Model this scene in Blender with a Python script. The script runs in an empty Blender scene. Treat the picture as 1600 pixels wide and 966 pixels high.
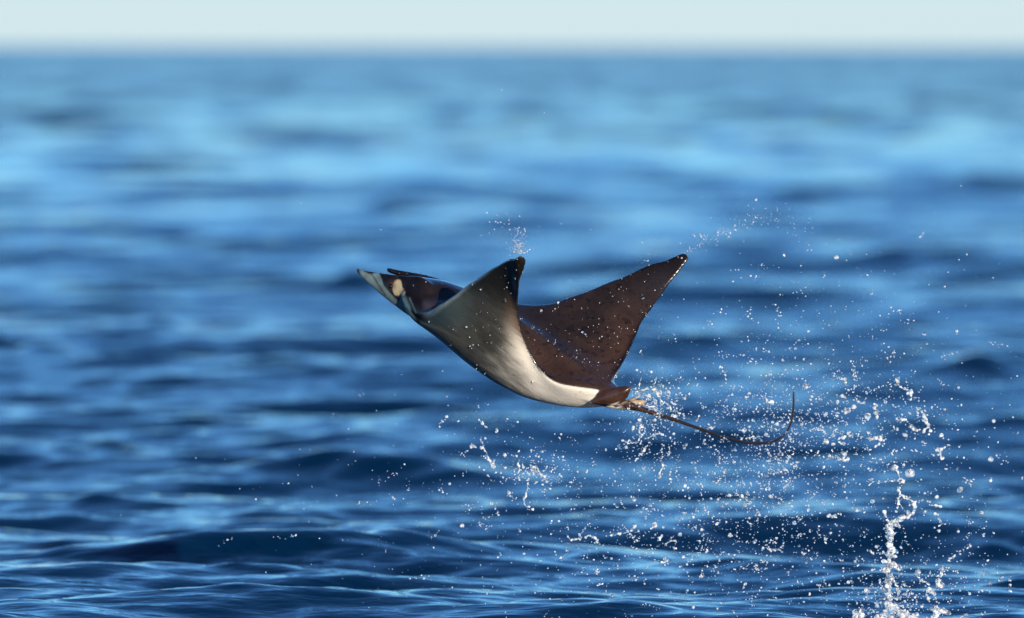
import bpy, bmesh, math, random
import numpy as np
from mathutils import Vector, Matrix, kdtree, noise

scene = bpy.context.scene
COL = scene.collection
rng = np.random.default_rng(11)
random.seed(5)

# ------------------------------------------------------------------ camera
CAM_H = 2.0
PITCH = math.atan((483 - 73) / (1600 * 300 / 36.0))      # the horizon sits high in the frame
cam_data = bpy.data.cameras.new("camera")
cam_data.lens = 300.0; cam_data.sensor_width = 36.0
cam_data.clip_start = 0.5; cam_data.clip_end = 120000.0
cam_data.dof.use_dof = True
cam_data.dof.focus_distance = 28.0
cam_data.dof.aperture_fstop = 2.9
cam = bpy.data.objects.new("camera", cam_data)
COL.objects.link(cam)
CAM_M = Matrix.Translation((0, 0, CAM_H)) @ Matrix.Rotation(math.radians(90) - PITCH, 4, 'X') @ Matrix.Rotation(math.radians(0.12), 4, 'Z')
cam.matrix_world = CAM_M
scene.camera = cam

# ------------------------------------------------------------------ sky and sun
SUN_EL, SUN_AZ = math.radians(11), math.radians(156)     # azimuth clockwise from +Y: low, from the right and behind the camera
HAZE = 0.64
world = bpy.data.worlds.new("World"); scene.world = world
world.use_nodes = True
wn = world.node_tree; wn.nodes.clear()
wo = wn.nodes.new('ShaderNodeOutputWorld'); wb = wn.nodes.new('ShaderNodeBackground')
sky = wn.nodes.new('ShaderNodeTexSky')
sky.sky_type = 'NISHITA'; sky.sun_disc = False
sky.sun_elevation = SUN_EL; sky.sun_rotation = SUN_AZ
sky.altitude = 0; sky.air_density = 0.70; sky.dust_density = 0.05; sky.ozone_density = 3.8
wb.inputs['Strength'].default_value = 0.066
wt = wn.nodes.new('ShaderNodeMix'); wt.data_type = 'RGBA'; wt.blend_type = 'MULTIPLY'; wt.inputs[0].default_value = 1.0
wt.inputs[7].default_value = (0.93, 1.12, 1.16, 1)        # white balance of a cool, clear marine sky
wn.links.new(sky.outputs[0], wt.inputs[6]); 
wg = wn.nodes.new('ShaderNodeGamma'); wg.inputs[1].default_value = 1.16      # deeper, more saturated overhead
wn.links.new(wt.outputs[2], wg.inputs[0]); 
# thin pale marine haze lying on the horizon all the way round
wc = wn.nodes.new('ShaderNodeTexCoord'); ws = wn.nodes.new('ShaderNodeSeparateXYZ'); wn.links.new(wc.outputs['Generated'], ws.inputs[0])
wm = wn.nodes.new('ShaderNodeMapRange'); wm.interpolation_type = 'SMOOTHSTEP'
wm.inputs[1].default_value = 0.004; wm.inputs[2].default_value = 0.026; wm.inputs[3].default_value = 0.92; wm.inputs[4].default_value = 0.0
wn.links.new(ws.outputs[2], wm.inputs[0])
wh = wn.nodes.new('ShaderNodeMix'); wh.data_type = 'RGBA'
wh.inputs[7].default_value = tuple(c / 0.066 * HAZE for c in (0.655, 0.795, 0.845)) + (1,)
wn.links.new(wm.outputs[0], wh.inputs[0]); wn.links.new(wg.outputs[0], wh.inputs[6]); wn.links.new(wh.outputs[2], wb.inputs[0]); wn.links.new(wb.outputs[0], wo.inputs[0])
sun_data = bpy.data.lights.new("sun", 'SUN')
sun_data.energy = 4.0; sun_data.angle = math.radians(0.5); sun_data.color = (1.0, 0.86, 0.68)
sun = bpy.data.objects.new("sun", sun_data); COL.objects.link(sun)
sd = Vector((math.sin(SUN_AZ) * math.cos(SUN_EL), math.cos(SUN_AZ) * math.cos(SUN_EL), math.sin(SUN_EL)))
sun.rotation_euler = sd.to_track_quat('Z', 'Y').to_euler()

scene.view_settings.view_transform = 'Standard'
scene.view_settings.look = 'None'
scene.view_settings.exposure = 0.62
scene.view_settings.gamma = 1.0
scene.cycles.use_denoising = True
scene.cycles.max_bounces = 8
scene.cycles.transmission_bounces = 6
scene.cycles.caustics_refractive = True
scene.cycles.caustics_reflective = True

# ------------------------------------------------------------------ helpers
def tag(o, label=None, cat=None, group=None, kind=None):
    for k, v in (('label', label), ('category', cat), ('group', group), ('kind', kind)):
        if v: o[k] = v
    return o

def new_mesh(name, V, F, smooth=True):
    me = bpy.data.meshes.new(name)
    me.from_pydata([tuple(v) for v in V], [], [tuple(int(i) for i in f) for f in F])
    if smooth: me.polygons.foreach_set('use_smooth', [True] * len(me.polygons))
    me.update()
    return me

def add_obj(name, me, mat=None, parent=None):
    o = bpy.data.objects.new(name, me); COL.objects.link(o)
    if mat is not None: me.materials.append(mat)
    if parent is not None: o.parent = parent
    return o

def apply_mods(o):
    dg = bpy.context.evaluated_depsgraph_get()
    me = bpy.data.meshes.new_from_object(o.evaluated_get(dg))
    o.modifiers.clear(); o.data = me
    return me

def material(name):
    m = bpy.data.materials.new(name); m.use_nodes = True
    return m, m.node_tree, m.node_tree.nodes['Principled BSDF']

def curve(xs, ys):
    """smooth interpolation (pchip) through a small table"""
    xs=np.array(xs,float); ys=np.array(ys,float); h=np.diff(xs); d=np.diff(ys)/h
    m=np.zeros(len(xs)); m[0]=d[0]; m[-1]=d[-1]
    for i in range(1,len(xs)-1):
        if d[i-1]*d[i]>0:
            w1=2*h[i]+h[i-1]; w2=h[i]+2*h[i-1]; m[i]=(w1+w2)/(w1/d[i-1]+w2/d[i])
    def f(x):
        x=np.clip(np.asarray(x,float),xs[0],xs[-1]); i=np.clip(np.searchsorted(xs,x)-1,0,len(xs)-2)
        t=(x-xs[i])/h[i]
        return ((2*t**3-3*t**2+1)*ys[i]+(t**3-2*t**2+t)*h[i]*m[i]+(-2*t**3+3*t**2)*ys[i+1]+(t**3-t**2)*h[i]*m[i+1])
    return f
# ------------------------------------------------------------------ shape of the ray
FOC=1600*300/36.0; DIST=28.0
SPAN=0.70
le=curve([0,.08,.115,.135,.16,.20,.28,.40,.52,.62,.68,.70],[.02,.03,.06,.13,.175,.21,.275,.37,.455,.53,.585,.62])
te=curve([0,.05,.10,.16,.24,.36,.48,.60,.67,.70],[.84,.835,.80,.74,.69,.635,.60,.60,.63,.645])
phi_n=curve([0,.10,.2,.35,.5,.7],[0,14,34,50,62,70])
phi_f=curve([0,.10,.2,.35,.5,.7],[0,8,22,36,40,38])
bow=lambda a: 0.30*(a-.50)**2-.010
L_=np.linspace(0,SPAN,200)
def integ(phi):
    p=np.radians(phi(L_)); dl=L_[1]-L_[0]
    b=np.concatenate([[0],np.cumsum(np.cos((p[1:]+p[:-1])/2))*dl]); c=np.concatenate([[0],np.cumsum(np.sin((p[1:]+p[:-1])/2))*dl])
    return b,c
BN,CN=integ(phi_n); BF,CF=integ(phi_f)
psi,th,rho=np.radians(28),np.radians(28),np.radians(0)
F0=np.array([-np.cos(psi),np.sin(psi),0]); R0=np.array([np.sin(psi),np.cos(psi),0]); Z=np.array([0,0,1.])
Fv=np.cos(th)*F0+np.sin(th)*Z; U0=np.cos(th)*Z-np.sin(th)*F0
Rv=np.cos(rho)*R0+np.sin(rho)*U0; Uv=np.cos(rho)*U0-np.sin(rho)*R0
def unproj(px,py,y=0.0):
    d=DIST+y
    return np.stack([(np.asarray(px,float)-800)*d/FOC, np.zeros_like(np.asarray(px,float))+y, -(np.asarray(py,float)-483)*d/FOC],-1)
def proj(p):
    d=DIST+p[...,1]
    return 800+FOC*p[...,0]/d, 483-FOC*p[...,2]/d
ORG=unproj(np.array(800.),np.array(548.))
def frame(a,b,c): return ORG-(a-.42)[...,None]*Fv+b[...,None]*Rv+c[...,None]*Uv
def mid_abc(l,t):
    s=np.abs(l); A=le(s)+(te(s)-le(s))*t
    near=l<0
    b=np.where(near,-np.interp(s,L_,BN),np.interp(s,L_,BF)); c=np.where(near,np.interp(s,L_,CN),np.interp(s,L_,CF))
    w=np.clip((s-.12)/.15,0,1)
    c=c+bow(A)-.035*w*(1-t)**3*np.clip((.7-s)/.2,0,1)   # leading edge droops
    return A,b,c
def mid(l,t): return frame(*mid_abc(l,t))
def half_thick(l,t,side):
    s=np.abs(l)
    prof=np.clip(1-(np.abs(2*t**(.8 if side>0 else 1.)-1))**(2.6 if side>0 else 3.2),0,1)**.6
    body=np.exp(-(s/.125)**2.4)
    k=(.082 if side>0 else .062)*body+.020*np.clip(1-s/.72,0,1)**.8
    ridge=.010*np.exp(-(s/.018)**2)*np.clip((t-.15)/.3,0,1)*(side>0)
    head=1-(.30 if side>0 else 0)*np.exp(-((t-.08)/.14)**2)*body
    tail=1-.45*np.clip((t-.45)/.55,0,1)
    return (k*head*tail+ridge)*prof+.0028
LM=[(-.13,0,0,648,488),(-.2,0,0,685,478),(-.3,0,0,722,451),(-.45,0,0,765,423),(-.6,0,0,797,405),(-.7,.5,0,820,404),
    (-.6,1,0,811,443),(-.45,1,0,809,485),(-.3,1,0,823,538),(-.2,1,0,845,578),(-.1,1,0,888,603),
    (.3,0,0,880,472),(.45,0,0,950,445),(.6,0,0,1022,413),(.7,.5,0,1074,400),
    (.6,1,0,1038,455),(.45,1,0,1003,504),(.3,1,0,985,545),(.2,1,0,967,578),(.1,1,0,961,601),
    (0,.12,-1,668,494),(0,.35,-1,742,572),(0,.55,-1,820,620),(0,.75,-1,892,636),(0,.93,-1,948,634),(0,1,0,962,616),(-.05,1,0,930,608),
    (0,.12,1,668,440),(.08,.08,1,672,439),(.11,.25,1,722,449),(.2,0,0,818,482),(-.67,0,0,810,401),(.67,0,0,1058,400),(0,.3,1,735,460),(.36,0,0,912,461)]
DEPTH={(-.6,1):.13,(-.45,1):.20,(-.3,1):.20,(-.2,1):.15,(-.1,1):.07,(-.05,1):.02,(-.7,.5):.09,(-.67,0):.04,(-.6,0):.02,(-.2,0):-.02}
def surf_pt(l,t,side):
    p=mid(l,t)
    e=1e-3
    dl=mid(l+e,t)-mid(l-e,t); dt=mid(l,np.clip(t+e,0,1))-mid(l,np.clip(t-e,0,1))
    n=np.cross(dl,dt); n/=np.linalg.norm(n,axis=-1,keepdims=True)+1e-12
    n=np.where((n@Uv)[...,None]<0,-n,n) if n.ndim>1 else (n if n@Uv>0 else -n)
    return p,n
def warp_setup():
    P=[];Dv=[]
    for l,t,sd,px,py in LM:
        dy=DEPTH.get((l,t),0)
        p,n=surf_pt(np.array(float(l)),np.array(float(t)),sd)
        if sd: p=p+sd*half_thick(np.array(float(l)),np.array(float(t)),sd)*n
        q=unproj(px,py,p[1]+dy); P.append(p); Dv.append(q-p)
    P=np.array(P);Dv=np.array(Dv)
    K=np.sqrt(((P[:,None]-P[None])**2).sum(-1)+.0036)
    N=len(P); A=np.zeros((N+4,N+4)); A[:N,:N]=K-np.eye(N)*.003; A[:N,N:N+3]=P; A[:N,N+3]=1; A[N:,:N]=A[:N,N:].T
    W=np.linalg.solve(A,np.concatenate([Dv,np.zeros((4,3))]))
    def f(X):
        X=np.asarray(X); r=np.sqrt(((X[:,None]-P[None])**2).sum(-1)+.0036)
        return X+r@W[:N]+X@W[N:N+3]+W[N+3]
    return f
def wing_mesh(nl=181,nt=70):
    """closed shell of body + wings: verts, faces, and the sheet samples (l,t,mid,normal)"""
    q=np.linspace(-1,1,nl); l=np.sign(q)*np.abs(q)**.95*SPAN
    t=(1-np.cos(np.linspace(0,np.pi,nt)))/2; t=.5*t+.5*np.linspace(0,1,nt)
    Lg,T=np.meshgrid(l,t,indexing='ij')
    p,n=surf_pt(Lg,T,1)
    warp=warp_setup()
    hu=half_thick(Lg,T,1)[...,None]; hd=half_thick(Lg,T,-1)[...,None]
    top=warp((p+n*hu).reshape(-1,3)); bot=warp((p-n*hd).reshape(-1,3))
    pm=warp(p.reshape(-1,3)); nn=top-bot; nn/=np.linalg.norm(nn,axis=1,keepdims=True)
    V=np.concatenate([top,bot]); M=nl*nt
    idx=np.arange(M).reshape(nl,nt); F=[]
    a=idx[:-1,:-1].ravel();b=idx[1:,:-1].ravel();c=idx[1:,1:].ravel();d=idx[:-1,1:].ravel()
    F+=list(zip(a,b,c,d)); F+=list(zip(d+M,c+M,b+M,a+M))
    ring=list(idx[:,0])+list(idx[-1,1:])+list(idx[-2::-1,-1])+list(idx[0,-2:0:-1])
    for i in range(len(ring)):
        u,v=ring[i],ring[(i+1)%len(ring)]; F.append((v,u,u+M,v+M))
    return V,F,(Lg.ravel(),T.ravel(),pm,nn),warp
def plate(st, n=20):
    """lofted flattened lobe: rows (px, py, half height px, half thickness m, depth m)"""
    st=np.array(st,float); k=np.arange(len(st)); K=np.linspace(0,len(st)-1,(len(st)-1)*4+1)
    cols=[curve(k,st[:,j])(K) for j in range(5)]
    V=[];F=[]
    for i,(px,py,hh,ht,y) in enumerate(zip(*cols)):
        c=unproj(px,py,y); s_=(DIST+y)/FOC
        for a in np.linspace(0,2*np.pi,n,endpoint=False):
            V.append(c+np.array([0.25*hh*s_*np.cos(a)*0, ht*np.sin(a), hh*s_*np.cos(a)]))
        if i:
            for j in range(n): q=(i-1)*n; F.append((q+j,q+(j+1)%n,q+n+(j+1)%n,q+n+j))
    F.append(tuple(range(n))[::-1]); F.append(tuple(len(V)-n+j for j in range(n)))
    return np.array(V),F
NEAR_LOBE=[(690,476,16,.03,.05),(672,470,30,.045,.06),(655,466,35,.040,.07),(640,462.5,32,.030,.085),(620,455,25.5,.018,.105),(600,446,19,.013,.125),(585,438.5,13.5,.010,.14),(570,430.5,8,.008,.15),(562,425.5,5,.006,.155),(557,421.5,2.6,.004,.16)]
FAR_LOBE=[(700,452,12,.02,.2),(680,443,10,.02,.24),(660,436,7.5,.017,.27),(640,430.5,5.5,.013,.29),(620,426,4.5,.012,.305),(609,422.8,4.0,.011,.31),(604,421,2.5,.007,.315)]
# ------------------------------------------------------------------ the sea
def sea_material():
    m, nt, b = material("sea_water")
    b.inputs['Base Color'].default_value = (0.0, 0.016, 0.052, 1)
    b.inputs['Roughness'].default_value = 0.03
    b.inputs['IOR'].default_value = 1.33
    N = nt.nodes; Lk = nt.links
    geo = N.new('ShaderNodeNewGeometry')
    def rip(scale, detail, sx, rot):
        mp = N.new('ShaderNodeMapping'); mp.inputs['Scale'].default_value = (sx, 1.0, 1.0); mp.inputs['Rotation'].default_value = (0, 0, math.radians(rot))
        Lk.new(geo.outputs['Position'], mp.inputs['Vector'])
        n = N.new('ShaderNodeTexNoise'); n.inputs['Scale'].default_value = scale; n.inputs['Detail'].default_value = detail; n.inputs['Roughness'].default_value = .55
        Lk.new(mp.outputs[0], n.inputs['Vector']); return n
    n1 = rip(4.0, 4, .5, 10)
    bp = N.new('ShaderNodeBump'); bp.inputs['Strength'].default_value = 1.0; bp.inputs['Distance'].default_value = 0.022
    Lk.new(n1.outputs[0], bp.inputs['Height'])
    # beyond the finely modelled water the small waves live on as slopes of the surface
    def vm(op, a, b=None, s=None):
        v = N.new('ShaderNodeVectorMath'); v.operation = op
        Lk.new(a, v.inputs[0])
        if b is not None:
            if hasattr(b, 'links'): Lk.new(b, v.inputs[1])
            else: v.inputs[1].default_value = b
        if s is not None:
            if hasattr(s, 'links'): Lk.new(s, v.inputs[3])
            else: v.inputs[3].default_value = s
        return v
    sl = vm('ADD', vm('SUBTRACT', rip(.9, 4, .45, 8).outputs[1], (.5, .5, .5)).outputs[0], vm('SUBTRACT', rip(.12, 2, 3.0, 0).outputs[1], (.5, .5, .5)).outputs[0])
    sl2 = vm('MULTIPLY', sl.outputs[0], (FAR_SLOPE, FAR_SLOPE, 0))
    ln = vm('LENGTH', geo.outputs['Position'])
    mr = N.new('ShaderNodeMapRange'); mr.inputs[1].default_value = 70; mr.inputs[2].default_value = 260
    Lk.new(ln.outputs['Value'], mr.inputs[0])
    sl3 = vm('SCALE', sl2.outputs[0], None, mr.outputs[0])
    rr = N.new('ShaderNodeMapRange'); rr.inputs[1].default_value = 60; rr.inputs[2].default_value = 420; rr.inputs[3].default_value = .03; rr.inputs[4].default_value = .16
    Lk.new(ln.outputs['Value'], rr.inputs[0]); Lk.new(rr.outputs[0], b.inputs['Roughness'])
    nn = vm('NORMALIZE', vm('ADD', bp.outputs[0], sl3.outputs[0]).outputs[0])
    Lk.new(nn.outputs[0], b.inputs['Normal'])
    return m

def sea_grid():
    f = 1600 * 300 / 36.0
    near = np.linspace(1.5, 26, 60)[:-1]
    px = np.arange(1010, 28, -0.85)                 # rows evenly spaced as seen from the shore boat
    rows = CAM_H / (px / f); rows = rows[rows > 26]
    far = np.geomspace(rows[-1], 60000, 34)[1:]
    D = np.concatenate([near, rows, far])
    inner = np.linspace(-0.078, 0.078, 500)
    out = 0.078 + np.cumsum(np.geomspace(0.0006, 0.25, 46)); out = out[out < math.pi]
    A = np.concatenate([-out[::-1], inner, out])
    return D, A

def sea():
    D, A = sea_grid()
    DD, AA = np.meshgrid(D, A, indexing='ij')
    X = DD * np.sin(AA); Y = DD * np.cos(AA)
    dD = np.gradient(D); dA = np.gradient(A)
    spY = np.repeat(dD[:, None], len(A), 1); spX = DD * dA[None, :]
    r = np.random.default_rng(SEA_SEED)
    H = np.zeros_like(X); 
    nW = 150
    lam = np.geomspace(0.14, 40.0, nW)
    for i, L in enumerate(lam):
        th = math.radians(-8) + r.normal(0, math.radians(24 if L > 1.2 else 36))
        kx, ky = math.sin(th) * 2 * math.pi / L, math.cos(th) * 2 * math.pi / L
        steep = SLOPE * np.interp(math.log(L), [math.log(v) for v in (.14, .4, 1.0, 2.5, 5, 14, 40)], [1.3, 1.9, 1.7, 1.3, .8, .4, .2])
        amp = steep * L / (2 * math.pi)
        att = np.clip((L / (np.abs(ky) * L / (2*math.pi) * spY + np.abs(kx) * L / (2*math.pi) * spX + 1e-9) - 2.2) / 3.0, 0, 1)
        ph = kx * X + ky * Y + r.uniform(0, 2 * math.pi)
        s = np.sin(ph)
        H += amp * att * (s + 0.18 * steep * 10 * (0.5 - 0.5 * np.cos(2 * ph)) * 0.5)
    for (x0, y0, x1, y1, w, h) in CRESTS:           # single steep crests, wedge shaped: sharp towards the viewer
        ux, uy = x1 - x0, y1 - y0; Ln = math.hypot(ux, uy); ux /= Ln; uy /= Ln
        s = ((X - x0) * ux + (Y - y0) * uy) / Ln; dperp = -(X - x0) * uy + (Y - y0) * ux
        along = np.exp(-((s - .5) / .40) ** 2 * 1.4)
        wv = np.where(dperp > 0, w * 2.4, w)
        H += h * along * np.exp(-(dperp / wv) ** 2) * (1 + .25 * np.sin(s * 9 + x0))
    H *= np.clip((DD - 2) / 6, 0, 1)
    V = np.stack([X, Y, H], -1).reshape(-1, 3)
    nR, nC = X.shape
    idx = np.arange(nR * nC).reshape(nR, nC)
    q = np.stack([idx[:-1, :-1], idx[:-1, 1:], idx[1:, 1:], idx[1:, :-1]], -1).reshape(-1, 4)
    # close the ring behind the camera and the small disc under it
    back = np.stack([idx[:-1, -1], idx[:-1, 0], idx[1:, 0], idx[1:, -1]], -1)
    q = np.concatenate([q, back])[:, ::-1]
    V = np.concatenate([V, [[0, 0, 0]]]); ctr = len(V) - 1
    tri = np.array([(ctr, idx[0, j], idx[0, (j + 1) % nC]) for j in range(nC)])[:, ::-1]
    me = bpy.data.meshes.new("sea")
    me.vertices.add(len(V)); me.vertices.foreach_set('co', V.astype(np.float32).ravel())
    nl = q.size + tri.size; me.loops.add(nl)
    me.loops.foreach_set('vertex_index', np.concatenate([q.ravel(), tri.ravel()]).astype(np.int32))
    nf = len(q) + len(tri); me.polygons.add(nf)
    ls = np.concatenate([np.arange(len(q)) * 4, q.size + np.arange(len(tri)) * 3]).astype(np.int32)
    me.polygons.foreach_set('loop_start', ls)
    me.polygons.foreach_set('use_smooth', np.ones(nf, bool))
    me.update(calc_edges=True); me.validate()
    o = add_obj("sea", me, sea_material())
    tag(o, "open blue sea with long low waves running to the horizon", kind='structure')
    return o
SEA_SEED = 33; SLOPE = 0.0142; FAR_SLOPE = 1.5
def sea_xy(px, py):
    """spot on the flat sea below a given line of sight"""
    ray = CAM_M.to_3x3() @ Vector(((px - 800) / FOC, (483 - py) / FOC, -1))
    k = -CAM_H / ray.z
    return ray.x * k, ray.y * k
def crest(px0, py0, px1, py1, w, h):
    a = sea_xy(px0, py0); b = sea_xy(px1, py1)
    return (a[0], a[1], b[0], b[1], w, h)
# long single crests: where each dark face stands (centre, width across), how steep
def face(px, py, wpx, hpx, slope=.27, tilt=0.0):
    d = CAM_H * FOC / (py - 80); h = hpx * d / FOC
    return crest(px - wpx/2, py - tilt, px + wpx/2, py + tilt, .86 * h / slope, h)
CRESTS = [face(640,737,760,26,.28,16), face(180,694,260,20,.3,-2), face(330,752,100,10), face(160,800,170,12), face(850,346,330,18,.2), face(1240,312,260,20,.2),
  face(1135,234,200,11,.14), face(445,238,170,11,.14), face(120,190,240,16,.13), face(570,452,180,18,.24), face(250,372,200,15,.2), face(60,396,190,18,.2), face(380,574,190,20),
  face(70,582,230,18), face(1085,566,190,20), face(1150,656,380,32,.26,4), face(1520,605,220,26), face(1480,500,200,16), face(1330,770,300,16,.27,3), face(1540,760,160,14),
  face(240,865,190,12,.3,-3), face(430,868,110,8,.3,5), face(560,905,170,10,.28,5), face(960,915,170,14,.3,6), face(1210,932,190,16,.3,8), face(1540,850,150,12,.3,-2),
  face(1300,860,170,10), face(700,650,180,10), face(820,770,160,10), face(250,515,160,14,.22), face(1010,440,120,10,.2), face(100,940,170,8,.22,2), face(380,945,140,7,.3,3), face(760,875,120,8,.3,4),
  face(1400,420,180,12,.2), face(1570,300,180,16,.16), face(800,180,180,9,.12), face(620,330,160,10,.16)]
sea()

# ------------------------------------------------------------------ the ray
CAMR = CAM_M.to_3x3()
def to_world(P):
    """ray-space points (x right, y away from the viewer, z up, about the focus distance) into the scene"""
    P = np.atleast_2d(np.asarray(P, float))
    Q = np.stack([P[:, 0], P[:, 2], -(DIST + P[:, 1])], -1)
    R = np.array(CAM_M)
    return Q @ R[:3, :3].T + R[:3, 3]

HEAD = [(760,474,12,.09,.13),(720,464,17,.11,.14),(690,459,21.5,.12,.15),(660,455,22,.12,.16),(635,448,16.5,.105,.175),(617,441,10,.08,.19),(609,438,5,.05,.19)]
def tube(st, n=12):
    """round tapered tube along (px, py, radius px, depth)"""
    st = np.array(st, float); k = np.arange(len(st)); K = np.linspace(0, len(st)-1, (len(st)-1)*5+1)
    px, py, r, y = [curve(k, st[:, j])(K) for j in range(4)]
    C = unproj(px, py, 0) ; C = np.stack([unproj(a, b, c) for a, b, c in zip(px, py, y)])
    T = np.gradient(C, axis=0); T /= np.linalg.norm(T, axis=1, keepdims=True)
    V = []; F = []
    for i in range(len(C)):
        a = np.cross(T[i], [0, 1, 0]); a /= np.linalg.norm(a); b = np.cross(T[i], a)
        for j in range(n):
            w = 2*np.pi*j/n; V.append(C[i] + (a*np.cos(w) + b*np.sin(w)) * r[i]*DIST/FOC)
        if i:
            q = (i-1)*n
            for j in range(n): F.append((q+j, q+n+j, q+n+(j+1)%n, q+(j+1)%n))
    F.append(tuple(range(n))); F.append(tuple(len(V)-n+j for j in range(n))[::-1])
    return np.array(V), F
def slab(poly, th):
    """thin fleshy fin: outline (px, py, depth), lens-shaped in section"""
    P = np.array([unproj(a, b, c) for a, b, c in poly]); c = P.mean(0); n = len(P)
    inner = c + (P - c) * .55
    up = np.array([0, -1., 0])
    V = np.concatenate([P, inner + up*th, inner - up*th, [c + up*th*1.15, c - up*th*1.15]])
    F = []
    for i in range(n):
        j = (i+1) % n
        F += [(i, j, n+j, n+i), (j, i, 2*n+i, 2*n+j), (n+i, n+j, 3*n), (2*n+j, 2*n+i, 3*n+1)]
    return V, F
TAIL_BASE = [(900,612,12,-.15),(930,618,14,-.16),(955,626,12.5,-.17),(975,632,8.5,-.18),(995,637,5.5,-.19),(1018,644.5,3.8,-.2),(1040,652,2.6,-.205)]
TAIL = [(1000,639,4.2,-.19),(1025,647,3.4,-.2),(1050,655,2.9,-.21),(1085,667,2.4,-.22),(1120,680,2.1,-.235),(1150,688,1.9,-.25),(1178,693,1.9,-.26),(1200,692,1.85,-.27),(1220,684,1.75,-.28),(1232,670,1.75,-.285),(1238,650,1.7,-.29),(1240,630,1.6,-.295),(1240,612,1.4,-.3)]
FINS = [slab([(918,631,-.2),(932,617,-.2),(948,608,-.2),(962,604,-.2),(976,602,-.205),(989,602.5,-.215),(987,609,-.215),(984,616,-.21),(982,622,-.205),(972,629,-.2),(955,635,-.2)], .012),
        slab([(960,632,-.215),(980,624,-.225),(999,618.5,-.235),(1002,620.5,-.235),(988,628,-.23),(968,636,-.215)], .009),
        slab([(975,628,-.14),(998,622,-.13),(1014,627,-.13),(1004,635,-.135),(982,636,-.14)], .010)]
def smoothstep(a, b, x):
    t = np.clip((x-a)/(b-a), 0, 1); return t*t*(3-2*t)
def build_ray():
    V, F, (Ls, Ts, PM, NN), warp = wing_mesh()
    Vs = [V]; Fs = [[tuple(f) for f in F]]; off = len(V)
    for v, f in [plate(NEAR_LOBE), plate(FAR_LOBE), plate(HEAD), tube(TAIL_BASE, 16)] + FINS:
        Vs.append(v); Fs.append([tuple(i + off for i in q) for q in f]); off += len(v)
    V = np.concatenate(Vs); F = [q for fs in Fs for q in fs]
    me = new_mesh("ray_body", V, F)
    o = bpy.data.objects.new("body", me); COL.objects.link(o)
    bm = bmesh.new(); bm.from_mesh(me)
    # consistent outward normals per shell
    bmesh.ops.recalc_face_normals(bm, faces=bm.faces); bm.to_mesh(me); bm.free()
    md = o.modifiers.new("r", 'REMESH'); md.mode = 'VOXEL'; md.voxel_size = 0.0036; md.use_smooth_shade = True
    sm = o.modifiers.new("s", 'CORRECTIVE_SMOOTH'); sm.iterations = 4; sm.smooth_type = 'SIMPLE'; sm.use_only_smooth = True
    me = apply_mods(o)
    # soften the seam where the crown of the head meets the shoulders
    bm = bmesh.new(); bm.from_mesh(me); sel = []
    for v in bm.verts:
        qx = 800 + FOC*v.co.x/(DIST+v.co.y); qy = 483 - FOC*v.co.z/(DIST+v.co.y)
        if 632 < qx < 745 and qy < 474 and not (qx < 668 and v.co.y > .235): sel.append(v)
    for _ in range(14): bmesh.ops.smooth_vert(bm, verts=sel, factor=.5, use_axis_x=True, use_axis_y=True, use_axis_z=True)
    bm.to_mesh(me); bm.free(); me.update()
    n = len(me.vertices); co = np.empty(n*3, np.float32); me.vertices.foreach_get('co', co); co = co.reshape(-1, 3).astype(float)
    nb = np.empty(n*3, np.float32); me.vertices.foreach_get('normal', nb); nb = nb.reshape(-1, 3).astype(float)
    # ---- pigment, with some shade and glints painted in, laid on the skin in body coordinates
    kd = kdtree.KDTree(len(PM))
    for i, p in enumerate(PM): kd.insert(p, i)
    kd.balance()
    near = np.array([kd.find(c)[1] for c in co])
    l = Ls[near]; t = Ts[near]; s = np.abs(l); side = np.einsum('ij,ij->i', nb, NN[near])
    px, py = proj(co)
    fb = lambda sc, oc=3, sx=1, sz=1, dx=0: np.array([noise.fractal(Vector((c[0]*sc*sx+dx, c[1]*sc, c[2]*sc*sz)), 0.8, 2.0, oc) for c in co])
    n1 = fb(9); n2 = fb(38, dx=7); n3 = fb(90, 2, dx=3)
    # dorsal: dark brown, redder towards the hind edge, small black spots
    dorsal = np.array([.018, .0122, .0108])[None]*np.ones((n, 1))
    red = np.clip(smoothstep(.35, .9, t)*(1.15 - s*1.1) + .35*n1, 0, 1)[:, None]
    dorsal = dorsal*(1-red) + np.array([.043, .0235, .0165])*red
    dorsal *= (1 + .22*n1 + .22*n2)[:, None].clip(.45, 1.7)
    spots = smoothstep(.36, .52, n2 + .25*n3)[:, None]; dorsal = dorsal*(1-.5*spots)
    dk = smoothstep(.40, .66, s)[:, None]; dorsal = dorsal*(1-dk*.55)
    edge = (smoothstep(.93, .99, t)*smoothstep(.1, .2, s))[:, None]; dorsal = dorsal*(1-.8*edge)
    # ventral: white belly running out along the hind root, grey-green with painted shade towards the leading edge, black tip and hind margin
    st = np.array([noise.fractal(Vector(((c[0]*.8-c[2]*.6)*16, c[1]*20, (c[2]*.8+c[0]*.6)*130)), .8, 2, 3) for c in co])
    w = smoothstep(.44, .90, t + .06*st + .06*n1 - .55*np.clip(s-.22, 0, 1))*(1-smoothstep(.20, .40, s + .05*st + .04*n1))
    w = np.maximum(w, smoothstep(.10, .02, s)*smoothstep(.45, .8, t)*.95)
    tw = (smoothstep(.45, .9, t)*smoothstep(.2, .3, s)*(1-smoothstep(.4, .55, s)))[:, None]
    g = (np.array([.070, .071, .064])[None]*(1-.65*smoothstep(.24, .42, s))[:, None])*(1+.40*n1+.24*st+.12*n2)[:, None].clip(.35, 1.8)
    g = g*(1-tw) + np.array([.15, .105, .08])*(1+.3*n1+.3*st)[:, None].clip(.4, 1.6)*tw
    tipd = smoothstep(.34, .60, s + .05*n1)[:, None]; g = g*(1-tipd) + np.array([.020, .018, .014])*(1+.5*n2)[:, None].clip(.4, 1.6)*tipd
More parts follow.
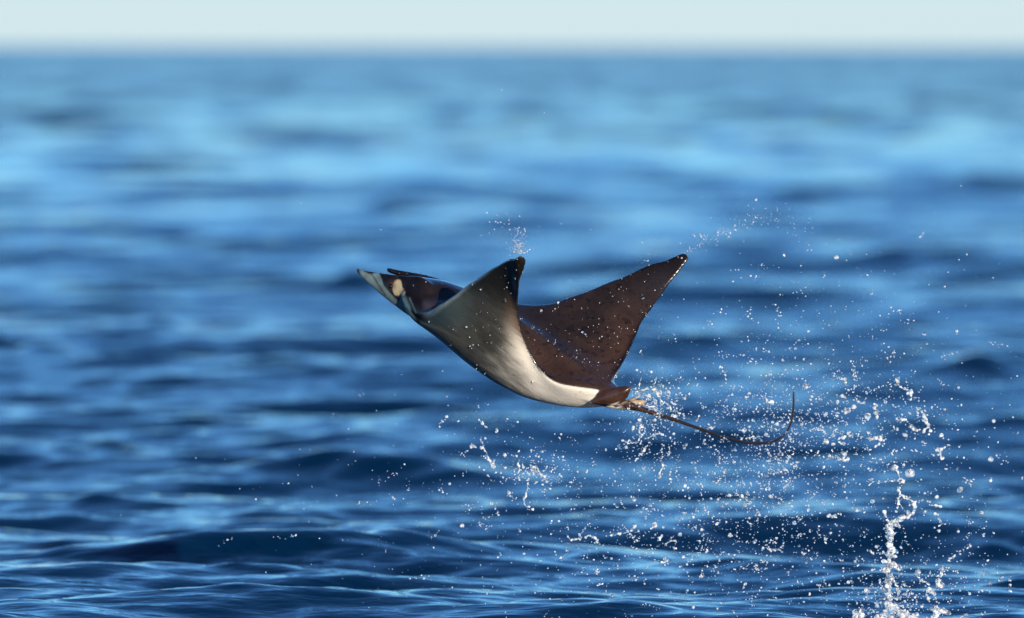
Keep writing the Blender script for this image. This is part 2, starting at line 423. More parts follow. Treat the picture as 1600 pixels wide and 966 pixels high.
    front_sheen = (smoothstep(.35, .05, t)*smoothstep(.4, .12, s))[:, None]; g = g*(1-front_sheen) + np.array([.05, .085, .10])*front_sheen  # bluish wet reflection painted onto the forward underside
    wh = np.array([.80, .75, .66])*(1+.06*st)[:, None]
    ventral = g*(1-w[:, None]) + wh*w[:, None]
    hind = (smoothstep(np.where(Ls[near] > 0, .80, .955), np.where(Ls[near] > 0, .88, .985), t)*smoothstep(.14, .22, s))[:, None]; ventral = ventral*(1-hind) + np.array([.010, .008, .007])*hind
    lead_glint = (smoothstep(.05, .015, t)*smoothstep(.12, .16, s)*(1-smoothstep(.35,.5,s)))[:, None]
    ventral = ventral*(1-lead_glint) + np.array([.16, .22, .25])*lead_glint  # pale glint along the leading edge, painted as colour
    vmix = smoothstep(.12, -.12, side)[:, None]
    colr = dorsal*(1-vmix) + ventral*vmix
    # head and feeding lobes
    pt = np.stack([px, py], 1)
    fr = (smoothstep(.5, .2, t)*smoothstep(.28, .12, s)*(1-vmix[:, 0]))[:, None]
    colr = colr*(1-fr) + np.array([.014, .0095, .0095])*(1+.3*n2)[:, None].clip(.5, 1.6)*fr
    ll = np.interp(px, [640,648,665,690,722,757], [478,489,486.5,475,452,428])
    ab = (smoothstep(1.0, 3.0, ll - py)*smoothstep(655, 662, px)*(px < 760)*(s < .34)*(py > 425))[:, None]
    sh = np.clip(smoothstep(690, 660, px + (486-py)*.6), 0, 1)[:, None]
    colr = colr*(1-ab) + (np.array([.040, .026, .024])*(1-sh) + np.array([.10, .085, .10])*sh*.9)*(1+.25*n2)[:, None].clip(.5, 1.6)*ab
    dk2 = (smoothstep(478, 462, py)*ab[:, 0])[:, None]
    colr = colr*(1-dk2) + np.array([.014, .0095, .0095])*dk2
    def seg(ax, ay, bx, by):
        a = np.array([ax, ay], float); d = np.array([bx-ax, by-ay], float)
        k = np.clip(((pt-a)@d)/(d@d), 0, 1); return np.linalg.norm(pt-a-k[:, None]*d, axis=1)
    hd = smoothstep(672, 655, px)
    hd = hd*(py < 505)
    base = np.array([.008, .0055, .0055])*(1+.4*n2)[:, None].clip(.5, 1.6)
    headc = np.broadcast_to(base, (n, 3)).copy()
    nearside = co[:, 1] < .215
    # pale outer face of the near lobe and the pale throat edge under it
    lower = np.interp(px, [556,575,600,625,655,690], [419,443,465,483,505,538])
    band = np.interp(px, [556,562,580,592,600,612,625,655], [0,6,18,33,17,12,9,5])
    pale = smoothstep(3.0, -1.5, (lower - py) - band)*smoothstep(558, 566, px)*nearside
    pale_c = np.array([.105, .155, .175])*(1+.35*n1+.3*n2)[:, None].clip(.5, 1.6)
    headc = headc*(1-pale[:, None]) + pale_c*pale[:, None]
    fold_shade = np.exp(-(seg(578, 424, 588, 440)/1.3)**2) + np.exp(-(seg(588, 440, 602, 462)/1.3)**2)
    headc *= (1-.7*np.clip(fold_shade, 0, 1)*nearside)[:, None]  # crease of the near lobe: its shade painted as a dark line
    # throat behind the patch: blue-grey, then corner shade painted as a dark strip ahead of the wing
    thr = smoothstep(1.25, .8, np.hypot((px-633)/9.5, (py-479)/17))*smoothstep(455, 466, py)*nearside
    headc = headc*(1-thr[:, None]) + np.array([.09, .15, .17])*thr[:, None]
    patch = smoothstep(1.15, .8, np.hypot((px-622.5-(py-449)*.22)/8.3, (py-449)/13) + .45*n2)*nearside
    pc = np.array([.42, .37, .24])*(1+.22*n2)[:, None]
    warm = np.exp(-(np.hypot(px-625, py-456)/3.2)**2)+np.exp(-(np.hypot(px-617, py-438)/4)**2)
    pc = pc*(1-.6*warm[:, None]) + np.array([.36, .16, .05])*.6*warm[:, None]
    headc = headc*(1-patch[:, None]) + pc*patch[:, None]
    br = np.exp(-(np.hypot((px-614)/4.5, (py-446)/6))**2)*.8*nearside
    headc = headc*(1-br[:, None]) + np.array([.10, .045, .02])*br[:, None]
    corner_shade = np.exp(-(seg(636, 462, 656, 507)/3.8)**2)*nearside
    rim_glint = np.exp(-(seg(640, 466, 650, 489)/1.0)**2)*nearside
    headc *= (1-.9*corner_shade)[:, None]
    headc = headc*(1-.6*rim_glint[:, None]) + np.array([.12, .17, .2])*.6*rim_glint[:, None]  # bluish glint line at the wing root, painted in
    mix = (hd*np.where(nearside, 1, smoothstep(660, 640, px)))[:, None]
    colr = colr*(1-mix) + headc*mix
    # tail root and hind fins: brown above, pale slips on the claspers
    tb = smoothstep(955, 968, px - (py-620)*.6 + 3*n2)*(px > 915)
    pel = smoothstep(2, -2, seg(935, 626, 975, 612) - 13)*(py > 598)*(px > 915)
    m = np.clip(np.maximum(tb*(py > 598), pel*(px-918 > (634-py)*1.0)*(co[:, 1] < -.17)), 0, 1)[:, None]
    colr = colr*(1-m) + np.array([.045, .022, .016])*(1+.35*n2)[:, None].clip(.5, 1.7)*m
    sl = (smoothstep(3.6, 1.8, seg(974, 631, 1000, 620))*(co[:, 1] < -.20) + smoothstep(6, 4, seg(985, 630, 1010, 630))*(co[:, 1] > -.15)*(px > 978)).clip(0, 1)[:, None]
    colr = colr*(1-sl) + (np.array([.34, .25, .17])*(1+.6*n2)[:, None].clip(.4, 1.6))*sl
    colr = colr.clip(.003, .9)
    # ---- add the whip tail as more skin of the same body
    tv, tf = tube(TAIL, 8)
    fc = [tuple(p.vertices) for p in me.polygons]
    V2 = np.concatenate([to_world(co), to_world(tv)])
    F2 = fc + [tuple(i + n for i in q) for q in tf]
    cc = np.concatenate([colr, np.ones((len(tv), 1))*np.array([.022, .013, .011])])
    me2 = new_mesh("ray_body", V2, F2)
    ca = me2.color_attributes.new("skin_colour", 'FLOAT_COLOR', 'POINT')
    ca.data.foreach_set('color', np.concatenate([cc, np.ones((len(cc), 1))], 1).astype(np.float32).ravel())
    m_, nt, b = material("ray_skin")
    at = nt.nodes.new('ShaderNodeVertexColor'); at.layer_name = "skin_colour"
    nt.links.new(at.outputs[0], b.inputs['Base Color'])
    b.inputs['Roughness'].default_value = .28; b.inputs['IOR'].default_value = 1.4
    b.inputs['Coat Weight'].default_value = .8; b.inputs['Coat Roughness'].default_value = .10; b.inputs['Coat IOR'].default_value = 1.33
    nz = nt.nodes.new('ShaderNodeTexNoise'); nz.inputs['Scale'].default_value = 95; nz.inputs['Detail'].default_value = 3
    tc = nt.nodes.new('ShaderNodeTexCoord'); nt.links.new(tc.outputs['Object'], nz.inputs['Vector'])
    bp = nt.nodes.new('ShaderNodeBump'); bp.inputs['Strength'].default_value = .35; bp.inputs['Distance'].default_value = .002
    nt.links.new(nz.outputs[0], bp.inputs['Height']); nt.links.new(bp.outputs[0], b.inputs['Normal'])
    old = o; bpy.data.objects.remove(old)
    cW = Vector(to_world([[.0, -.0, -.2]])[0])
    root = bpy.data.objects.new("devil_ray", None); COL.objects.link(root); root.location = cW
    tag(root, "brown and white devil ray leaping out of the sea with both wings raised", "ray")
    V3 = V2 - np.array(cW)
    me2.vertices.foreach_set('co', V3.astype(np.float32).ravel()); me2.update()
    body = add_obj("body", me2, m_, root)
    em, ent, eb = material("eye_dark"); eb.inputs['Base Color'].default_value = (.012, .008, .006, 1); eb.inputs['Roughness'].default_value = .06
    for (ex, ey, yy, r) in ((611, 447.5, None, .0085), (618, 436, .262, .0085)):
        if yy is None:      # rests in the near side of the head
            k = np.argmin((px-ex)**2 + (py-ey)**2 + (co[:, 1] > .16)*1e6 + co[:, 1]*50); yy = co[k, 1] + .003
        bm = bmesh.new(); bmesh.ops.create_uvsphere(bm, u_segments=20, v_segments=12, radius=r)
        em_ = bpy.data.meshes.new("eye"); bm.to_mesh(em_); bm.free()
        em_.polygons.foreach_set('use_smooth', [True]*len(em_.polygons))
        e = add_obj("eye", em_, em, root); e.location = Vector(to_world([unproj(ex, ey, yy)])[0]) - cW
    return root, co, nb, V2[:n]
RAY, SKIN_CO, SKIN_N, SKIN_W = build_ray()

# ------------------------------------------------------------------ thrown water
def water_drop_material(name, froth, rough):
    m, nt, b = material(name)
    b.inputs['Base Color'].default_value = (.92, .96, 1, 1)
    b.inputs['Transmission Weight'].default_value = 1 - froth
    b.inputs['IOR'].default_value = 1.33; b.inputs['Roughness'].default_value = rough
    nz = nt.nodes.new('ShaderNodeTexNoise'); nz.inputs['Scale'].default_value = 160; nz.inputs['Detail'].default_value = 2
    ge = nt.nodes.new('ShaderNodeNewGeometry'); nt.links.new(ge.outputs['Position'], nz.inputs['Vector'])
    bp = nt.nodes.new('ShaderNodeBump'); bp.inputs['Strength'].default_value = .8; bp.inputs['Distance'].default_value = .004
    nt.links.new(nz.outputs[0], bp.inputs['Height']); nt.links.new(bp.outputs[0], b.inputs['Normal'])
    # air bubbles and painted sun glints: milky white in patches, clear between them
    mr = nt.nodes.new('ShaderNodeMapRange'); mr.inputs[1].default_value = .42; mr.inputs[2].default_value = .60
    mr.inputs[3].default_value = 1.0; mr.inputs[4].default_value = 1 - 2*froth
    n2 = nt.nodes.new('ShaderNodeTexNoise'); n2.inputs['Scale'].default_value = 90; n2.inputs['Detail'].default_value = 3
    nt.links.new(ge.outputs['Position'], n2.inputs['Vector']); nt.links.new(n2.outputs[0], mr.inputs[0]); nt.links.new(mr.outputs[0], b.inputs['Transmission Weight'])
    return m
DROP_M = water_drop_material("clear_water", .27, .04)
FROTH_M = water_drop_material("frothy_water", .34, .06)

def blob_mesh(seed, sub=2, amp=.22, stretch=1.0):
    bm = bmesh.new(); bmesh.ops.create_icosphere(bm, subdivisions=sub, radius=1)
    for v in bm.verts:
        n = noise.noise_vector(v.co*1.1 + Vector((seed*3.7, seed, 0)))
        v.co = v.co + n*amp; v.co.z *= stretch
    me = bpy.data.meshes.new("drop"); bm.to_mesh(me); bm.free()
    me.polygons.foreach_set('use_smooth', [True]*len(me.polygons)); me.materials.append(DROP_M)
    return me
def lumps(seed):
    """two or three drops still joined"""
    r = random.Random(seed); bm = bmesh.new()
    p = Vector((0, 0, 0)); d = Vector((r.uniform(-1, 1), r.uniform(-.5, .5), r.uniform(-1, 1))).normalized()
    for k in range(r.choice((3, 4, 5))):
        rad = r.uniform(.3, .62)
        g = bmesh.ops.create_icosphere(bm, subdivisions=2, radius=rad)
        bmesh.ops.translate(bm, verts=g['verts'], vec=p)
        d = (d + Vector((r.uniform(-1, 1), r.uniform(-.5, .5), r.uniform(-1, 1)))*.7).normalized(); p = p + d*rad*1.05
    me = bpy.data.meshes.new("lump"); bm.to_mesh(me); bm.free()
    o = bpy.data.objects.new("tmp", me); COL.objects.link(o)
    md = o.modifiers.new("r", 'REMESH'); md.mode = 'VOXEL'; md.voxel_size = .13; md.use_smooth_shade = True
    me2 = apply_mods(o); bpy.data.objects.remove(o)
    co = np.empty(len(me2.vertices)*3, np.float32); me2.vertices.foreach_get('co', co); co = co.reshape(-1, 3)
    co -= co.mean(0); me2.vertices.foreach_set('co', co.ravel()); me2.update()
    me2.materials.clear(); me2.materials.append(FROTH_M)
    return me2

# (centre px, centre py, spread x, spread y, how many, median radius px, label)
CLOUDS = [
 (1180,745,62,42,700,.95,"below"),(1180,700,170,75,1050,.80,"below"),(1300,650,95,50,700,.95,"right"),(1215,655,50,32,300,.85,"right"),
 (1400,770,105,120,620,1.0,"jet"),(1090,850,140,52,950,.95,"low"),(880,820,200,85,430,.70,"low"),(1330,900,150,55,420,1.0,"jet"),
 (835,738,38,18,190,1.05,"left"),(770,715,55,55,120,.75,"left"),(1022,632,22,22,420,.85,"below"),(1008,690,22,34,170,.9,"below"),
 (1250,450,150,60,210,.75,"above"),(1350,590,100,60,230,.9,"right"),(1120,590,120,60,230,.7,"above"),(640,800,160,90,150,.55,"left"),
 (1470,930,50,40,170,1.2,"jet"),(1385,940,30,26,260,1.3,"jet"),
]
drops = []      # px, py, depth, radius px, zone
for cx, cy, sx, sy, n, r0, zone in CLOUDS:
    k = rng.normal(size=(n, 2))
    n = int(n*.9); k = k[:n]; r = .9*r0*np.exp(rng.normal(0, .52, n))
    for (a, b), rr in zip(k, r): drops.append([cx+a*sx, cy+b*sy, rng.normal(0, .22)-.05, min(rr, 5.2), zone])
# clustered grains: little families strung close together
for _ in range(430):
    cx, cy, sx, sy, n, r0, zone = CLOUDS[rng.choice(len(CLOUDS), p=np.array([c[4] for c in CLOUDS])/sum(c[4] for c in CLOUDS))]
    x = cx+rng.normal()*sx; y = cy+rng.normal()*sy; dx, dy = rng.normal(size=2)*3.0; dep = rng.normal(0, .2)
    for j in range(rng.integers(4, 10)):
        drops.append([x+j*dx*.7+rng.normal()*1.7, y+j*dy*.7+rng.normal()*1.7, dep+rng.normal()*.01, 1.0*math.exp(rng.normal(0, .45)), zone])
for _ in range(520): drops.append([rng.uniform(560, 1600), 966-866*rng.beta(1.1, 1.6), rng.normal(0, .3), .55*math.exp(rng.normal(0, .35)), "far"])
for _ in range(40): drops.append([rng.uniform(200, 1600), rng.uniform(5, 500), rng.normal(0, .3), .5*math.exp(rng.normal(0, .25)), "far"])
for _ in range(300): drops.append([811+rng.normal()*6.5, 396-abs(rng.normal())*17, -.38+rng.normal()*.02, .6*math.exp(rng.normal(0, .35)), "tip"])
for _ in range(34): drops.append([788+rng.normal()*18, 352+rng.normal()*17, -.38+rng.normal()*.04, .9*math.exp(rng.normal(0, .3)), "tip"])
for _ in range(330):
    u = rng.beta(1, 1.7); x = 1068+u*235; y = 396-62*math.sin(min(u*2.1, 1.57))+(max(u-.55, 0)*70)+rng.normal()*(2.2+u*15)
    drops.append([x, y, .45+rng.normal()*.03, .55*math.exp(rng.normal(0, .4)), "tip"])
drops = [d for d in drops if -40 < d[0] < 1640 and -20 < d[1] < 985]
BIG = [(1422,740,7.2,"jet"),(1258,604,4.6,"right"),(1342,628,3.4,"right"),(1411,657,5.4,"right"),(1548,718,4.4,"jet"),(1548,750,5.2,"jet"),(1204,776,4.4,"low"),(1307,402,3.2,"above"),(1225,399,3.2,"above"),(1444,522,3.2,"right"),
       (1160,776,4.8,"below"),(1295,806,4.6,"jet"),(1470,916,5.5,"jet"),(1413,913,5.2,"jet"),(1364,890,5.6,"jet"),(1464,777,3.6,"jet"),(1363,784,4.0,"jet"),(1534,802,3.4,"jet"),(1500,765,6.5,"jet"),(776,673,4.0,"left"),(788,733,4.4,"left"),(837,754,3.2,"left")]
for x, y, r, z in BIG: drops.append([x, y, rng.normal(0, .08), r, z])
drops.sort(key=lambda d: -d[3])
LANDS = [(815,385,"near wing tip"),(1075,398,"far wing tip"),(1180,345,"arc of fine spray"),(820,605,"white belly"),(985,570,"hind edge of far wing"),(1010,640,"tail root"),
 (1100,673,"middle of the tail"),(1195,692,"bend of the tail"),(1240,620,"upturned tail tip"),(755,705,"hooked strand"),(838,740,"froth cluster"),(824,778,"dripping thread"),
 (1410,605,"stepped ribbon"),(1447,660,"slanting ribbon"),(1322,687,"arched lump"),(1368,688,"bulky ragged lump"),(1368,640,"upright splinter"),(1404,657,"oblong lump"),
 (1398,732,"top knob of the jet"),(1426,794,"loop of the jet"),(1390,860,"stem of the jet"),(1395,955,"foot of the jet"),(1475,706,"forked splash"),(1436,898,"round knot"),(1468,905,"pear shaped drop"),
 (1466,815,"string of joined beads"),(1468,955,"bottom right splash"),(905,841,"long beaded row"),(1048,848,"small arc of froth"),(1033,877,"frayed tuft"),(1210,860,"white clot"),
 (1300,807,"dark topped clot"),(1318,716,"ragged double clot"),(1202,626,"bright knot"),(1315,620,"bright clump"),(1033,728,"wavy upright string"),(1003,700,"drooping strand"),(1204,586,"pair of lumps above the tail")]
USED = set()
def drop_label(x, y, r, lump, k=0):
    d, lx, ly, nm = sorted((math.hypot(x-a, y-b), a, b, c) for a, b, c in LANDS)[k]
    far = "right beside" if d < 14 else "just" if d < 32 else "not far" if d < 50 else "some way" if d < 85 else "far"
    side = ["right of", "lower right of", "below", "lower left of", "left of", "upper left of", "above", "upper right of"][int(round(math.atan2(y-ly, x-lx)/(math.pi/4))) % 8]
    size = "tiny" if r < 1.9 else "very small" if r < 2.1 else "small" if r < 2.4 else "middling" if r < 3.0 else "fairly large" if r < 3.8 else "large"
    out = f"{size} {'lumpy' if lump else 'round'} drop {far} " + ("" if d < 14 else side + " ") + "the " + nm
    if out in USED and k < 5: return drop_label(x, y, r, lump, k+1)
    USED.add(out); return out
protos = [blob_mesh(i, 3, .16+.05*(i % 3), 1+.25*((i*7) % 4)/3) for i in range(6)] + [lumps(i+20) for i in range(10)]
for i, (x, y, dep, r, zone) in enumerate(drops[:300]):
    pi_ = 3 if i == 0 else (i*7) % len(protos)
    o = bpy.data.objects.new("water_droplet", protos[pi_]); COL.objects.link(o)
    o.location = Vector(to_world([unproj(x, y, dep)])[0]); sc = r*DIST/FOC
    o.scale = (sc, sc, sc); o.rotation_euler = (random.uniform(0, 6.3), random.uniform(0, 6.3), random.uniform(0, 6.3))
    lb = "largest round drop, right beside the knob at the top of the water jet" if i == 0 else drop_label(x, y, r, pi_ >= 6)
    tag(o, lb, "water drop", "loose water drops in the air")

def ico(sub):
    bm = bmesh.new(); bmesh.ops.create_icosphere(bm, subdivisions=sub, radius=1)
    v = np.array([x.co[:] for x in bm.verts]); f = np.array([[q.index for q in p.verts] for p in bm.faces]); bm.free(); return v, f
def scatter(name, centers, radii, mat, label, sub=1, squash=.45):
    v, f = ico(sub); n = len(centers); m = len(v)
    R = rng.normal(size=(n, 3, 3)); Q = np.linalg.qr(R)[0]
    S = np.exp(rng.normal(0, squash*.5, (n, 3)))
    P = np.einsum('nij,kj->nki', Q*S[:, None, :], v)*radii[:, None, None]
    P *= (1 + .12*rng.normal(size=(n, m, 1)))
    P = P + centers[:, None, :]
    FF = (f[None] + (np.arange(n)*m)[:, None, None]).reshape(-1, 3)
    me = bpy.data.meshes.new(name)
    me.vertices.add(n*m); me.vertices.foreach_set('co', P.astype(np.float32).ravel())
    me.loops.add(FF.size); me.loops.foreach_set('vertex_index', FF.astype(np.int32).ravel())
    me.polygons.add(len(FF)); me.polygons.foreach_set('loop_start', (np.arange(len(FF))*3).astype(np.int32))
    me.polygons.foreach_set('use_smooth', np.ones(len(FF), bool)); me.update(calc_edges=True)
    o = add_obj(name, me, mat); tag(o, label, "spray", kind='stuff'); return o
rest = drops[300:]
cen = np.concatenate([to_world([unproj(d[0], d[1], d[2])]) for d in rest]); rad = np.array([d[3] for d in rest])*DIST/FOC
scatter("water_spray", cen, rad, DROP_M, "fine bright spray filling the air around the tail and beneath the ray")
# beads and flying specks close against the skin
fac = np.where(SKIN_N[:, 1] < -.15)[0]
pxs, pys = proj(SKIN_CO)
wt = np.ones(len(fac)); wt[pxs[fac] > 830] = 1.6; wt[pxs[fac] < 700] = .25; wt[(pys[fac] > 560) & (pxs[fac] < 960)] = .35
pick = rng.choice(fac, 240, p=wt/wt.sum())
R_ = .74*np.exp(rng.normal(0, .42, len(pick)))*DIST/FOC
CR = np.array(CAMR); wn_ = np.stack([SKIN_N[pick, 0], SKIN_N[pick, 2], -SKIN_N[pick, 1]], -1) @ CR.T
scatter("water_beads", SKIN_W[pick] + wn_*R_[:, None]*.6, R_, DROP_M, "small water beads scattered over the wet skin of the wings")

# sheets and strings of water: each one its own thing
def splash(name, label, strands, cat="splash", voxel=.0026, dep=0.0, group=None):
    """strands: lists of (px, py, radius px); beaded ropes of water joined where they touch"""
    r = random.Random(len(label)*7+int(strands[0][0][0])); Vs = []; Fs = []; off = 0
    v, f = ico(2)
    for st in strands:
        for (x0, y0, r0), (x1, y1, r1) in zip(st[:-1], st[1:]):
            n = max(1, int(math.hypot(x1-x0, y1-y0)/max(.55*min(r0, r1), .9)))
            for k in range(n):
                u = k/n; rr = (r0+(r1-r0)*u); th = rr*r.uniform(.35, .75)
                jx, jz = r.gauss(0, rr*.42), r.gauss(0, rr*.42)
                if rr > 3.5 and r.random() < .55:        # solid core under the beads
                    Vs.append(unproj(x0+(x1-x0)*u, y0+(y1-y0)*u, dep) + v*rr*r.uniform(.55, .75)*DIST/FOC); Fs += [tuple(i+off for i in t) for t in f.tolist()]; off += len(v)
                    for _q in range(3):
                        e = r.uniform(0, 6.28); Vs.append(unproj(x0+(x1-x0)*u+rr*.85*math.cos(e), y0+(y1-y0)*u+rr*.85*math.sin(e), dep+r.gauss(0, rr*.5)*DIST/FOC) + v*rr*r.uniform(.16, .32)*DIST/FOC); Fs += [tuple(i+off for i in t) for t in f.tolist()]; off += len(v)
                c = unproj(x0+(x1-x0)*u+jx, y0+(y1-y0)*u+jz, dep+r.gauss(0, rr*.5)*DIST/FOC)
                q = np.array([r.uniform(.7, 1.3) for _ in range(3)])
                Vs.append(c + v*q*max(th, .95)*DIST/FOC); Fs += [tuple(i+off for i in t) for t in f.tolist()]; off += len(v)
        x, y, rr = st[-1]; Vs.append(unproj(x, y, dep) + v*rr*.9*DIST/FOC); Fs += [tuple(i+off for i in t) for t in f.tolist()]; off += len(v)
    V = np.concatenate(Vs); me = new_mesh(name, V, Fs); o = add_obj(name, me)
    md = o.modifiers.new("r", 'REMESH'); md.mode = 'VOXEL'; md.voxel_size = voxel; md.use_smooth_shade = True
    me = apply_mods(o)
    co = np.empty(len(me.vertices)*3, np.float32); me.vertices.foreach_get('co', co); co = co.reshape(-1, 3)
    d = np.array([noise.noise_vector(Vector(c)*110) for c in co.tolist()]); co = co + d*.0022
    W = to_world(co); ctr = W.mean(0); me.vertices.foreach_set('co', (W-ctr).astype(np.float32).ravel()); me.update()
    me.materials.clear(); me.materials.append(FROTH_M); o.location = ctr
    tag(o, label, cat, group); return o

splash("water_jet", "tall knotted jet of water rising at the lower right with a loop near its top", [
 [(1394,990,9),(1394,967,8),(1390,945,7),(1387,925,6.5),(1387,905,6.5),(1390,880,7.5),(1391,860,7),(1389,840,6.5),(1390,825,6.5),(1396,817,7),(1408,811,5.5),(1420,806,4),(1428,798,4.5),(1430,790,4.2),(1424,782,3.2),(1412,776,2.8),(1405,768,3.2),(1405,758,2.2),(1408,750,4.2),(1404,742,3),(1402,737,2.4),(1398,731,6)],
 [(1408,750,2.6),(1412,753,3.2)],[(1392,752,1.7),(1378,753,2.0),(1364,752,2.0),(1358,758,2.2)],[(1406,751,2),(1392,752,1.6)],
 [(1412,776,2.4),(1404,784,1.8),(1410,794,2.2),(1418,802,2.6)],[(1384,925,3),(1377,915,2.2),(1374,906,2.6)],[(1396,905,3),(1402,918,2.4),(1404,928,3)],[(1385,870,3),(1380,862,2.4)],[(1394,838,3),(1400,832,2)],[(1420,790,2),(1432,784,1.6),(1437,782,1.2)],
 [(1388,815,3),(1383,805,3.4),(1381,799,3.8)],[(1396,880,4),(1404,888,5.5)],[(1396,858,4),(1401,862,4)],
 [(1405,775,2.2),(1403,790,2),(1400,800,2.4)],[(1394,950,10),(1412,962,9)],[(1388,950,8),(1372,966,8)]], "water jet", .0028)
S = splash
S("water_splash", "hooked strand of water with a round head at the left end of the spray", [[(737,698,4.6),(745,699,2.2),(752,700,3)],[(751,681,1.6),(753,690,2),(755,700,3),(758,708,3.2),(762,716,3.6),(768,724,4.2),(771,729,4.6)]])
S("water_splash", "short comma of water with a dark head above the hooked strand", [[(750,656,3.6),(753,661,2.6),(757,665,1.8),(761,668,1.4)]])
S("water_splash", "ragged cluster of froth under the middle of the belly", [[(823,732,3),(830,728,3.2),(838,732,4),(843,741,4.2),(850,744,3),(852,748,2)],[(823,736,3),(827,742,2.4)],[(838,744,3),(832,738,2)]])
S("water_splash", "thin dripping thread of water hanging below the froth cluster", [[(826,748,2.6),(825,758,2),(823,768,1.6),(822,775,2.2),(818,781,3),(820,788,1.6),(825,793,2.6),(833,796,2.6)]])
S("water_splash", "short upright drip of water between hooked strand and froth cluster", [[(810,724,2.4),(811,732,3.0),(810,739,2.2)]])
S("water_splash", "stepped ribbon of water in the upper right of the spray", [[(1399,590,2.4),(1403,597,3.6),(1405,603,3),(1411,607,2.4),(1418,608,3),(1424,612,4.2),(1424,619,3.2),(1423,624,2.4)]])
S("water_splash", "slanting ribbon of water ending in a ragged foot at the right of the spray", [[(1437,637,1.6),(1441,644,2.2),(1445,652,4),(1448,660,4.6),(1451,667,3.2),(1456,672,3.4),(1451,679,2.6)],[(1449,669,2),(1443,675,3)]])
S("water_splash", "arched lump of water curling below the dense spray", [[(1332,682,2.8),(1325,680,3.2),(1318,683,3.4),(1313,690,4),(1319,694,3.2)]])
S("water_splash", "bulky ragged lump of water with a fine thread to its left", [[(1345,683,1.2),(1355,685,1.2),(1365,686,4.2),(1373,683,4.4),(1380,686,4),(1375,692,3.6),(1368,698,2.4)]])
S("water_splash", "upright splinter of water above the two ragged lumps", [[(1366,630,2.4),(1367,638,2.4),(1369,646,4),(1370,652,3.4)]])
S("water_splash", "oblong lump of water between splinter and slanting ribbon", [[(1401,658,3.2),(1408,656,3.4)]])
S("water_splash", "squat lump of water just left of the slanting ribbon's foot", [[(1423,666,4),(1428,671,4),(1433,673,2.4)]])
S("water_splash", "forked splash with a thin arm reaching up right above the jet", [[(1484,695,2.2),(1478,698,1.6),(1470,702,2.6),(1463,704,2.6)],[(1470,704,3),(1469,711,3.8),(1472,716,4)],[(1456,710,2.4),(1459,712,2)]])
S("water_splash", "round knot of water with a thread falling from it, right of the jet", [[(1434,892,6),(1431,898,3),(1437,904,1.3),(1444,910,2.6),(1451,913,3)]])
S("water_splash", "pear shaped drop with a long neck beside the knotted lump", [[(1474,887,3.6),(1472,896,3.4),(1468,906,2.4),(1466,914,5.2)]])
S("water_splash", "frayed clump of water below the falling thread", [[(1447,924,4),(1454,922,5.6),(1459,928,4)],[(1450,934,3.6),(1452,940,2)]])
S("water_splash", "large ragged splash breaking at the bottom right edge", [[(1458,948,5),(1465,953,6.5),(1474,955,5),(1483,958,4)],[(1460,966,6),(1464,955,5)]])
S("water_splash", "smooth hump of water at the left foot of the jet", [[(1336,964,8),(1342,960,8),(1349,953,3)]])
S("water_splash", "broad hump of water at the right foot of the jet", [[(1412,964,8),(1420,960,9),(1428,965,7)]])
S("water_splash", "small twist of water above the neck of the pear shaped drop", [[(1480,876,2.6),(1486,873,3),(1492,868,2.6)]])
S("water_splash", "string of joined beads between jet and right edge", [[(1455,791,3),(1462,789,2.4),(1470,792,3)],[(1463,803,3.2),(1469,810,3.2),(1468,820,3.4),(1467,830,3.4)]])
S("water_splash", "lacy sheet of water torn off the hind fins at the tail root", [[(992,612,2),(1004,610,2.2),(1015,606,2.4),(1024,610,3),(1030,618,3),(1033,626,2.6),(1044,632,2.6),(1048,640,2.4)],[(994,620,1.8),(1006,618,2),(1018,620,3),(1024,630,3)],[(998,604,1.3),(1000,596,1.3),(1002,590,1.5)],[(1020,604,1.8),(1024,596,1.4),(1026,590,1.2)],[(1010,634,1.6),(1022,636,2.6),(1026,642,2)]], dep=-.16)
S("water_splash", "white froth caught on the upper side of the tail", [[(1050,648,3.2),(1055,642,3.2),(1062,646,2.4)],[(1052,655,2),(1056,650,3)]], dep=-.21)
S("water_splash", "twin streams of water draining down from the tail root", [[(1000,652,1.4),(996,660,2.6),(990,666,3),(988,672,1.6)],[(1002,652,1.2),(1001,662,1.4),(1000,672,2.6),(1001,681,3.2),(998,688,2)],[(1000,664,1.4),(1006,668,2),(1010,678,1.3),(1012,685,1.6)]], dep=-.18)
S("water_splash", "thin branch of water reaching right below the tail", [[(1012,685,1.6),(1020,680,1.8),(1028,678,1.8),(1036,680,2.6)]], dep=-.18)
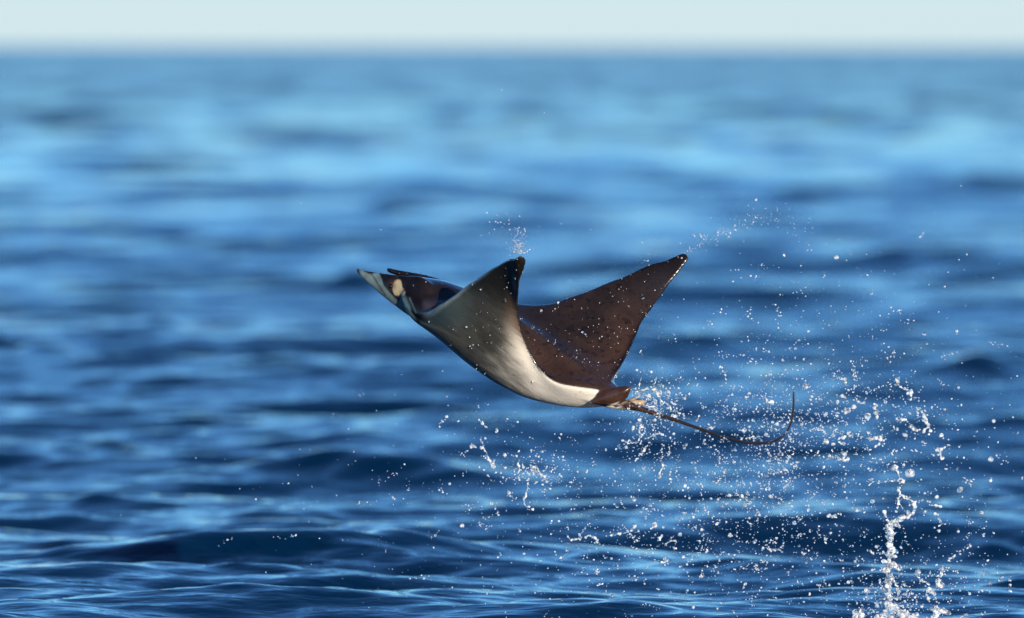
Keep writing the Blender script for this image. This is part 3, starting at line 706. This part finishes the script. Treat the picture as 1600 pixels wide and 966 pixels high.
S("water_splash", "drooping strand of water trailing left below the tail root", [[(1010,694,2),(1007,701,3.2),(1002,708,2),(997,715,2.8),(993,720,2)]], dep=-.18)
S("water_splash", "horizontal wisp of water left of the drooping strand", [[(973,689,2.6),(980,692,1.8),(988,693,2.2),(994,690,1.4)]], dep=-.15)
S("water_splash", "wavy upright string of water under the first bend of the tail", [[(1033,713,1.8),(1034,722,2.2),(1036,730,2.6),(1032,738,1.6),(1030,746,2.4)]], dep=-.15)
S("water_splash", "long beaded row of froth low beneath the belly", [[(885,838,2.6),(893,843,3.4),(902,841,3.4),(912,840,3),(922,838,2.6),(934,843,3.2),(933,848,2)],[(945,838,1.8),(958,836,1.8),(970,834,3),(980,832,3),(992,822,3.4)]])
S("water_splash", "hooked thread of water hanging from the left end of the beaded row", [[(891,854,2.2),(888,861,1.4),(883,868,1.4),(876,872,2.4)]])
S("water_splash", "small arc of froth right of the beaded row", [[(1022,838,2.6),(1030,842,3),(1034,838,2.6)],[(1038,852,2.6),(1044,846,2.8),(1052,843,2.4),(1057,847,2)],[(1050,856,3.2),(1056,857,2.4)]])
S("water_splash", "frayed tuft of froth near the bottom edge", [[(1022,875,2),(1030,877,2.6),(1036,879,3.2),(1043,875,2.4)]])
S("water_splash", "white clot of froth low in the spray left of the jet", [[(1199,858,3),(1208,860,3),(1216,859,3),(1222,862,2.4)]])
S("water_splash", "dark topped clot of water halfway between tail bend and jet", [[(1294,806,4),(1300,808,2.6),(1307,809,1.8)]])
S("water_splash", "ragged double clot of water just under the tail bend", [[(1305,714,3.2),(1323,722,3),(1326,716,3)],[(1318,716,2.6),(1316,706,1.4),(1322,710,2.6)]])
S("water_splash", "bright knot of water level with the top of the upturned tail", [[(1206,632,3),(1200,626,2.4),(1196,622,2)],[(1196,588,3.2),(1204,585,2.8)],[(1198,628,3.6),(1208,628,2.6)]])
S("water_splash", "bright clump of water between tail tip and splinter", [[(1312,622,3),(1316,618,4),(1321,622,2.6)],[(1306,632,2.4),(1309,628,3)]])
